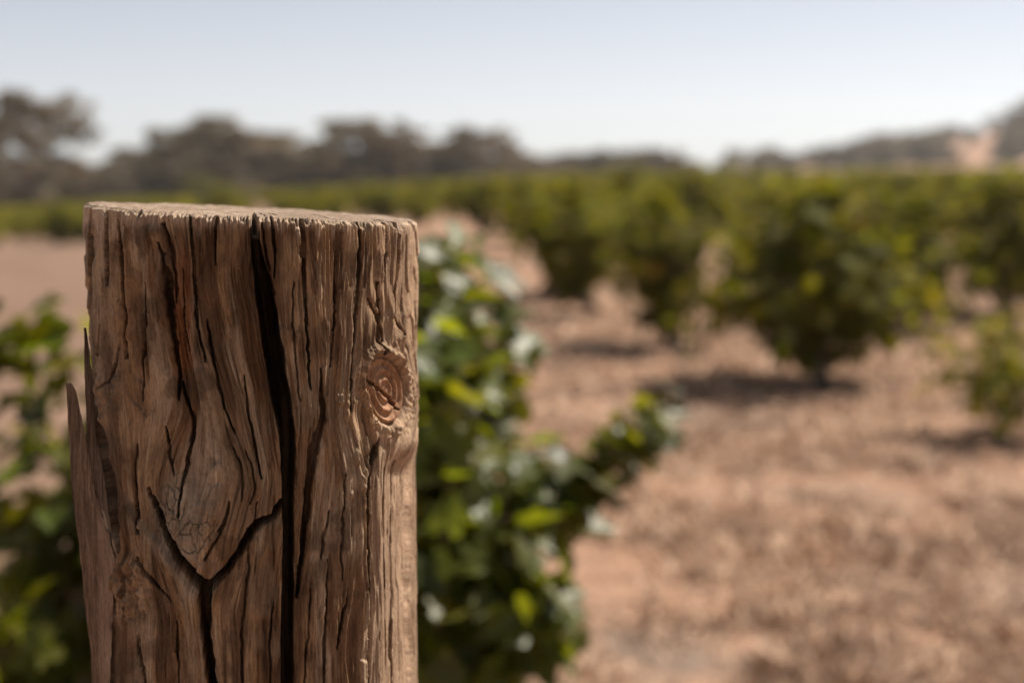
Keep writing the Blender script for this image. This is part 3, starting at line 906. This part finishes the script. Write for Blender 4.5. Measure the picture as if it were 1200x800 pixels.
# the rows running back across the field
rd = np.array([-0.20, 0.98]); rn = np.array([0.98, 0.20])
spots = []
for a in range(-60, 60):
    for b in range(0, 62):
        q = np.array([1.55, 7.9]) + rn * (a * 2.6) + rd * (b * 2.3 - 2.0) + rng.normal(0, 0.16, 2)
        x, y = q
        if y < 17.5 or y > 130: continue
        u, v = project(np.array([[x, y, terrain(x, y) + 0.6]])); u = u[0]
        if u < -40 or u > 1260: continue
        if y < 40 and u < 560: continue
        if min(math.hypot(x - c, y - d) for c, d in taken) < 1.5: continue
        if rng.random() < (0.24 if y < 45 else 0.10): continue
        # wholly behind the post
        if 130 < u < 470 and y < 200 and v[0] > 262: continue
        spots.append((y, x, u))
spots.sort()
FIELD_LABEL = "green bush vine among the long rows of the vineyard field"
far_spots = []
cnt = 0
for y, x, u in spots:
    if cnt < 230 and y < 62:
        cnt += 1
        left = u < 110
        place_vine(x, y, int(rng.integers(0, 6)), rng.uniform(0, 6.28), rng.uniform(0.78, 1.10),
                   "low green vine in the far row at the end of the sandy track" if left else FIELD_LABEL,
                   "vines at the end of the track" if left else "bush vines in the vineyard rows", parts=3 if y < 25 else 2)
    else:
        far_spots.append((x, y))
acc = Acc(); r_ = np.random.default_rng(90)
for x, y in far_spots:
    n = 90
    d = r_.normal(0, 1, (n, 3)); d /= np.linalg.norm(d, axis=1)[:, None]
    pos = d * (r_.random(n) ** 0.4)[:, None] * np.array([0.62, 0.62, 0.45]) + np.array([x, y, terrain(x, y) + 0.72])
    scatter(acc, SIMPLE, pos, d + np.array([0, 0, 0.7]) + r_.normal(0, 0.4, (n, 3)), r_.uniform(0, 6.28, n), r_.uniform(0.2, 0.3, n), leaf_tones(r_, n))
if far_spots:
    o = link("distant_vines", acc.mesh("distant_vines", M_FLEAF), kind="stuff")
    tag(o, "mass of far green vines filling the field below the trees", "vines")

# ------------------------------------------------------------------ the tall leafy vine just behind the post
def build_near_vine():
    r_ = np.random.default_rng(55)
    c0 = at(335, 640, 2.75); gx, gy = c0[0], c0[1]; gz = float(terrain(gx, gy))
    root = empty("grapevine", (gx, gy, gz))
    tag(root, "tall leafy grapevine with long side shoots standing behind the wooden post", "grapevine", "bush vines in the vineyard rows")
    org = np.array([gx, gy, gz])
    tr = Acc()
    tp = np.array([[0.02 * math.sin(k), 0.02 * math.cos(k * 1.3), -0.08 + 0.42 * k / 6] for k in range(7)])
    tr.add(*tube(tp, [0.09, 0.075, 0.06, 0.055, 0.052, 0.058, 0.062], 10, 0.3, 4)[:3])
    heads = []
    for a in range(5):
        az = 2 * math.pi * a / 5 + 0.3
        pth = np.array([tp[-1] + np.array([math.cos(az) * 0.22 * t, math.sin(az) * 0.22 * t, 0.14 * t]) for t in np.linspace(0, 1, 5)])
        tr.add(*tube(pth, np.linspace(0.045, 0.03, 5), 8, 0.3, a)[:3]); heads.append(pth[-1])
    link("trunk", tr.mesh("near_trunk", M_VBARK), root)
    paths = []
    def shoot(pts, nleaf, spread, size=(0.06, 0.11), jitter_y=0.10):
        """pts: (u, v, depth) along the shoot"""
        P = np.array([at(u - (20 if u > 300 else 0), v + 14, 2.75 + d) - org for u, v, d in pts])
        t = np.linspace(0, 1, len(P)); tt = np.linspace(0, 1, 16)
        pth = np.stack([np.interp(tt, t, P[:, k]) for k in range(3)], -1)
        pth[1:-1] = (pth[:-2] + 2 * pth[1:-1] + pth[2:]) / 4
        paths.append(pth)
        k = r_.uniform(0, 15, nleaf); i = k.astype(int).clip(0, 14); f = (k - i)[:, None]
        pos = pth[i] * (1 - f) + pth[i + 1] * f + r_.normal(0, spread, (nleaf, 3)) * np.array([1, 1.3, 1])
        return pos, r_.uniform(*size, nleaf)
    POS = []; SZ = []
    def sh(*a, **k):
        p, s = shoot(*a, **k); POS.append(p); SZ.append(s)
    # upright dense right-hand side of the crown
    for u0, v0, ut, vt, d in ((400, 700, 470, 285, 0.10), (440, 720, 520, 285, -0.05), (450, 740, 545, 292, 0.1), (470, 760, 560, 300, -0.15), (480, 780, 575, 330, 0.05),
                              (470, 760, 590, 390, -0.1), (480, 800, 600, 440, 0.1), (470, 820, 585, 500, -0.2), (500, 820, 605, 560, -0.1),
                              (450, 740, 510, 315, -0.25), (470, 740, 535, 300, -0.1), (480, 760, 570, 320, -0.05), (450, 720, 500, 290, 0.05), (480, 760, 590, 350, 0.1), (490, 780, 610, 400, -0.05), (440, 700, 480, 300, -0.2), (420, 700, 440, 290, 0.2), (500, 820, 560, 420, -0.3)):
        sh([(u0 - 40, v0 + 60, 0), ((u0 + ut) / 2 + 10, (v0 + vt) / 2 + 30, d), (ut, vt, d * 1.3)], 58, 0.042)
    # lower outer skirts
    for pts in ([(470, 800, -0.1), (530, 690, -0.2), (580, 620, -0.25), (615, 590, -0.25)],
                [(480, 840, -0.1), (550, 760, -0.25), (595, 700, -0.3), (630, 690, -0.3)],
                [(480, 850, 0.0), (540, 800, -0.2), (580, 770, -0.3), (600, 745, -0.3)],
                [(560, 740, -0.3), (610, 720, -0.3), (650, 690, -0.3), (665, 700, -0.3)],
                [(470, 820, -0.2), (510, 760, -0.3), (545, 700, -0.35)]):
        sh(pts, 46, 0.036)
    # the lateral shoot reaching out over the straw
    sh([(560, 660, -0.15), (630, 598, -0.15), (690, 556, -0.1), (750, 514, -0.05), (806, 470, 0.0)], 96, 0.022, (0.055, 0.09))
    sh([(590, 640, -0.1), (640, 590, -0.15), (705, 545, -0.1), (775, 500, -0.05)], 50, 0.020, (0.06, 0.10))
    sh([(560, 680, -0.1), (610, 620, -0.2), (660, 580, -0.2), (690, 560, -0.1)], 40, 0.030)
    # left-hand side: sparser
    for pts, n, sp_ in (([(240, 760, 0), (150, 640, -0.2), (90, 560, -0.25), (40, 520, -0.3)], 40, 0.042),
                        ([(220, 780, 0), (110, 620, 0), (40, 480, -0.1), (12, 365, -0.1)], 64, 0.034),
                        ([(200, 790, 0), (90, 690, -0.1), (20, 620, -0.1), (-60, 540, -0.1)], 80, 0.055),
                        ([(200, 840, 0), (90, 780, -0.2), (10, 720, -0.3), (-80, 690, -0.3)], 60, 0.055),
                        ([(200, 860, 0), (110, 830, -0.1), (40, 790, -0.2), (-40, 800, -0.3)], 60, 0.055),
                        ([(230, 760, 0.1), (120, 560, 0.25), (90, 440, 0.3), (86, 405, 0.3)], 16, 0.018),
                        ([(250, 700, 0.1), (200, 500, 0.2), (180, 330, 0.2)], 40, 0.05),
                        ([(300, 700, 0.1), (300, 480, 0.2), (310, 300, 0.2)], 50, 0.06)):
        sh(pts, n, sp_)
    for (ua, ub, va, vb, n_) in ((360, 560, 430, 860, 420), (380, 520, 300, 460, 120), (0, 240, 600, 860, 380), (170, 420, 320, 860, 620)):
        q = np.array([at(a_, b_, 2.75 + c_) - org for a_, b_, c_ in zip(r_.uniform(ua, ub, n_), r_.uniform(va, vb, n_), r_.uniform(0.0, 0.42, n_))])
        POS.append(q); SZ.append(r_.uniform(0.08, 0.125, n_))
    pos = np.concatenate(POS); sz = np.concatenate(SZ); n = len(pos)
    ok = pos[:, 2] > 0.05; pos = pos[ok]; sz = sz[ok]; n = len(pos)
    out = pos - np.array([0, 0, 0.5]); out /= np.linalg.norm(out, axis=1)[:, None]
    nrm = out * 0.6 + np.array([0, -0.15, 0.7]) + r_.normal(0, 0.5, (n, 3))
    spin = r_.uniform(0, 6.28, n); tone = leaf_tones(r_, n, 0.01)
    # leaves nearest the viewer's side and in view: one object each
    w = pos + org
    u, v = project(w)
    cand = np.where((u > 480) & (u < 830) & (v < 830) | (u < 105) & (u > -20) & (v < 830))[0]
    cand = cand[np.argsort(w[cand, 1])][:290]
    single = np.zeros(n, bool); single[cand] = True
    variants = []
    for k in range(18):
        TV, TT = LOBED[k % 6]
        tn = np.clip(leaf_tones(r_, 1, 0.0), 0.5, 1.2)
        variants.append(mesh_from("vine_leaf", TV, TT, M_VLEAF, tone=np.repeat(tn, len(TV), 0)))
    Ms = rot_from(nrm[cand], spin[cand])
    for q, i in enumerate(cand):
        o = link("leaf", variants[int(r_.integers(0, 18))], root)
        M = Matrix([list(Ms[q][rr]) for rr in range(3)]).to_4x4()
        o.matrix_local = Matrix.Translation(Vector(pos[i])) @ M @ Matrix.Scale(float(sz[i]), 4)
    rest = ~single
    lf = Acc(); scatter(lf, LOBED, pos[rest], nrm[rest], spin[rest], sz[rest], tone[rest])
    link("foliage", lf.mesh("near_foliage", M_VLEAF), root, "stuff")
    for pth in paths:
        V, Q, T = tube(pth, np.linspace(0.006, 0.002, len(pth)), 5)
        link("cane", mesh_from("near_cane", V, [Q, T], M_CANE), root)
build_near_vine()

# ------------------------------------------------------------------ trees
def make_tree(seed, spread=0.5, clear=0.3, nb=9, gap=0.5, leaf=0.055, per=300, mat=None):
    """tree of height 1; spread = crown radius"""
    r_ = np.random.default_rng(seed)
    tr = Acc(); lf = Acc()
    tp = np.array([[0.02 * math.sin(k * 1.3 + seed), 0.02 * math.cos(k + seed), -0.03 + (clear + 0.25) * k / 6] for k in range(7)])
    tr.add(*tube(tp, np.linspace(0.030, 0.014, 7), 8, 0.15, seed)[:3])
    for b in range(nb):
        t = r_.uniform(0.45, 1.0)
        st = tp[min(6, int(t * 6))]
        az = 2 * math.pi * b / nb + r_.uniform(-0.5, 0.5)
        hz = (b + 0.5) / nb                                     # 0 low .. 1 top, spread over a rounded envelope
        hz = np.clip(hz + r_.normal(0, 0.08), 0.02, 0.98)
        rad = spread * math.sqrt(max(0.03, 1 - (2 * hz - 0.9) ** 2 / 1.25)) * r_.uniform(0.35, 1.0) * 0.82
        az = b * 2.4 + r_.uniform(-0.5, 0.5)
        top = np.array([math.cos(az) * rad, math.sin(az) * rad, clear + 0.06 + (0.88 - clear) * hz])
        mid = (st + top) / 2 + np.array([0, 0, 0.03])
        pth = np.array([st * (1 - q) ** 2 + 2 * mid * q * (1 - q) + top * q * q for q in np.linspace(0, 1, 6)])
        tr.add(*tube(pth, np.linspace(0.012, 0.004, 6), 5, 0.2, seed + b)[:3])
        ncl = r_.integers(4, 8)
        for c in range(ncl):
            cc = top + r_.normal(0, 1, 3) * np.array([0.11, 0.11, 0.08]) * (spread / 0.45)
            cr = r_.uniform(0.035, 0.105) * (spread / 0.45) ** 0.5
            cc[2] = min(cc[2], 1.0 - cr * 0.7)
            n = int(per * (cr / 0.1) ** 2)
            d = r_.normal(0, 1, (n, 3)); d /= np.linalg.norm(d, axis=1)[:, None]
            pos = cc + d * (cr * r_.random(n) ** 0.45)[:, None] * np.array([1.15, 1.15, 0.8])
            tn = leaf_tones(r_, n, 0) * r_.uniform(0.75, 1.3)
            q = r_.random(n) < 0.08 + 0.1 * r_.random(); tn[q] *= np.array([1.7, 1.4, 1.3])
            scatter(lf, SIMPLE[:3], pos, d + r_.normal(0, 0.6, (n, 3)), r_.uniform(0, 6.28, n), r_.uniform(0.6, 1.2, n) * leaf, tn)
    return tr.mesh("tree_trunk", M_TBARK), lf.mesh("tree_crown", mat or M_GUM)

TREES = [make_tree(401, 0.42, 0.06, 20, leaf=0.034, per=170), make_tree(402, 0.48, 0.08, 17, leaf=0.034, per=170),
         make_tree(403, 0.62, 0.0, 24, leaf=0.040, per=170), make_tree(404, 0.50, 0.0, 26, leaf=0.038, per=190),
         make_tree(405, 0.44, 0.06, 18, leaf=0.036, per=160)]
SHRUB = make_tree(410, 0.62, 0.0, 14, leaf=0.07, per=110, mat=M_SHRUB)

def place_tree(name, u, vtop, d, kind, label, cat="tree", group="gum trees behind the vineyard", wide=1.0, meshes=None):
    y = d; x = (u - 600) / F_PX * y * cp * 1.0
    x = ray(u, 200)[0] / ray(u, 200)[1] * y
    z = float(terrain(x, y))
    h = at(u, vtop, y)[2] - z
    o = empty(name, (x, y, z), rng.uniform(0, 6.28))
    o.scale = (h * wide, h * wide, h)
    tag(o, label, cat, group)
    for nm, me in zip(("trunk", "crown"), meshes or TREES[kind]): link(nm, me, o)
    return o

place_tree("gum_tree", 38, 106, 120, 1, "tall dark gum tree with sky showing through its open crown beside the track", wide=1.0)
place_tree("gum_tree", -60, 120, 126, 4, "dark gum tree crowding the edge of the tall open-crowned gum", wide=1.2)
place_tree("gum_tree", 248, 134, 140, 0, "grey-brown gum tree with two-peaked crown above the wooden post", wide=1.45)
place_tree("gum_tree", 205, 150, 146, 4, "slim grey gum tree against the flank of the two-peaked gum", wide=1.2)
place_tree("gum_tree", 432, 139, 138, 3, "dense rounded green gum tree with a flat top", wide=1.35)
place_tree("gum_tree", 392, 162, 146, 4, "small gum tree tucked beside the dense flat-topped gum", wide=1.3)
place_tree("gum_tree", 556, 148, 145, 1, "broad brown gum tree with a peaked crown past the post edge", wide=1.4)
place_tree("gum_tree", 505, 176, 150, 2, "low wide gum filling the gap beside the dense flat-topped gum", wide=1.2)
BELT = "low scrubby gum tree in the belt joining the taller gums"
for u, vt, d, k in ((128, 198, 150, 2), (158, 186, 155, 3), (180, 178, 158, 2), (292, 158, 150, 3), (318, 176, 152, 2), (345, 170, 152, 3), (364, 184, 158, 4), (470, 170, 160, 3),
                    (488, 184, 150, 2), (602, 190, 165, 2), (15, 190, 150, 3), (85, 200, 150, 2), (110, 206, 140, 2), (270, 180, 160, 2), (588, 176, 160, 4), (528, 172, 150, 3), (618, 204, 165, 2), (45, 212, 140, 2), (225, 190, 140, 2)):
    place_tree("gum_tree", u, vt - 5, d, k, BELT, group="scrubby belt of gums", wide=1.6)
FAR = "dark distant gum tree in the line beyond the green vines"
for u, vt, d, k in ((612, 182, 190, 3), (634, 186, 196, 1), (640, 190, 200, 3), (662, 184, 205, 2), (688, 182, 200, 3), (712, 178, 198, 1), (738, 182, 200, 3), (762, 178, 204, 2), (786, 184, 210, 3), (812, 192, 215, 2), (836, 199, 220, 3), (625, 200, 200, 2), (750, 196, 215, 2), (700, 196, 215, 2), (775, 190, 214, 3), (650, 200, 195, 3), (725, 198, 195, 2)):
    place_tree("gum_tree", u, vt - 4, d, k, FAR, group="distant line of gums", wide=1.5)
SH_L = "yellow-green shrub growing in front of the gum trees"
for u, vt, d in ((232, 206, 100), (262, 214, 104), (345, 220, 98), (372, 226, 100)):
    place_tree("shrub", u, vt, d, 0, SH_L, "shrub", "yellow-green shrubs", meshes=SHRUB)

# trees dotted over the dry hillside
HILL_L = "small dark gum tree dotted over the dry pink hillside"
rh = np.random.default_rng(77); nh = 0
for _ in range(6000):
    if nh >= 130: break
    ridge = rh.random() < 0.40
    y = rh.uniform(395, 450) if ridge else rh.uniform(310, 395)
    uu = 840 + 440 * rh.random() ** 0.8
    x = ray(uu, 200)[0] / ray(uu, 200)[1] * y
    z = float(terrain(x, y))
    cl = vnoise(np.array([uu * 0.022]), np.array([y * 0.02]), 9)[0]
    if cl < 0.36: continue
    h = 2.0 + 4.6 * rh.random() ** 1.6 * (0.75 + 0.5 * (uu - 840) / 360)
    o = empty("gum_tree", (x, y, z - 0.1), rh.uniform(0, 6.28)); o.scale = (h * 1.3, h * 1.3, h)
    tag(o, HILL_L, "tree", "gums on the hillside")
    for nm, me in zip(("trunk", "crown"), TREES[int(rh.integers(1, 4))]): link(nm, me, o)
    nh += 1

# ------------------------------------------------------------------ straw lying on the vineyard floor
def build_straw():
    r_ = np.random.default_rng(12)
    n = 260000
    y = 2.2 + 16 * r_.random(n) ** 1.7
    u = r_.uniform(-60, 1260, n)
    x = (u - 600) / F_PX * y
    dens = fbm(x * 1.3 + 30, y * 1.3, 3, 4)
    keep = (dens + r_.normal(0, 0.06, n) > 0.43)
    cx = -0.9 - 17.5 * np.clip((y - 4.5) / 47, 0, 1) ** 1.05
    keep &= ~((np.abs(x - cx) < 1.3) & (y > 4.5))
    x, y = x[keep], y[keep]; n = len(x)
    z = terrain(x, y) - 0.005 + 0.05 * (fbm(x * 1.7 + 40, y * 1.7 + 40, 5, 3) - 0.5)
    az = r_.uniform(0, 6.28, n); L = r_.uniform(0.03, 0.085, n) * (1 + 0.8 * smooth(0.55, 0.75, fbm(x * 6, y * 6, 17, 2))); el = r_.uniform(0.03, 0.9, n) ** 1.3
    w = r_.uniform(0.002, 0.0045, n) * (1 + y * 0.12)
    d = np.stack([np.cos(az) * np.cos(el), np.sin(az) * np.cos(el), np.sin(el)], -1) * L[:, None]
    sd = np.stack([-np.sin(az), np.cos(az), r_.normal(0, 0.5, n)], -1) * w[:, None]
    b = np.stack([x, y, z], -1)
    V = np.stack([b - sd, b + sd, b + d * 0.6 + sd * 0.8 + np.array([0, 0, 0.006]), b + d], 1).reshape(-1, 3)
    k = np.arange(n) * 4
    T = np.concatenate([np.stack([k, k + 1, k + 2], -1), np.stack([k, k + 2, k + 3], -1)])
    t = r_.uniform(0.45, 1.15, n) * (0.7 + 0.6 * fbm(x * 4, y * 4, 19, 3))
    c = np.stack([0.60 * t, 0.42 * t, 0.30 * t], -1)
    o = link("dry_grass", mesh_from("dry_grass", V, T, M_STRAW, False, tone=np.repeat(c, 4, 0)), kind="stuff")
    tag(o, "short dry straw and dead grass littering the vineyard floor", "dry grass")
build_straw()

# ------------------------------------------------------------------ dusty summer air
def build_haze():
    m, nt, out = nodemat("dusty_air")
    pv = N(nt, "ShaderNodeVolumePrincipled")
    pv.inputs["Color"].default_value = (0.96, 0.95, 0.94, 1)
    pv.inputs["Density"].default_value = HAZE
    pv.inputs["Anisotropy"].default_value = 0.3
    nt.links.new(pv.outputs[0], out.inputs["Volume"])
    s_, zb, zt = 1600.0, -8.0, 75.0
    V = np.array([[x, y, z] for z in (zb, zt) for x, y in ((-s_, -s_), (s_, -s_), (s_, s_), (-s_, s_))])
    Q = np.array([(3, 2, 1, 0), (4, 5, 6, 7), (0, 1, 5, 4), (1, 2, 6, 5), (2, 3, 7, 6), (3, 0, 4, 7)])
    o = link("haze", mesh_from("haze", V, Q, m, False), kind="stuff")
    tag(o, "thin pale dusty haze hanging over the whole vineyard", "haze")
HAZE = 0.00036
build_haze()
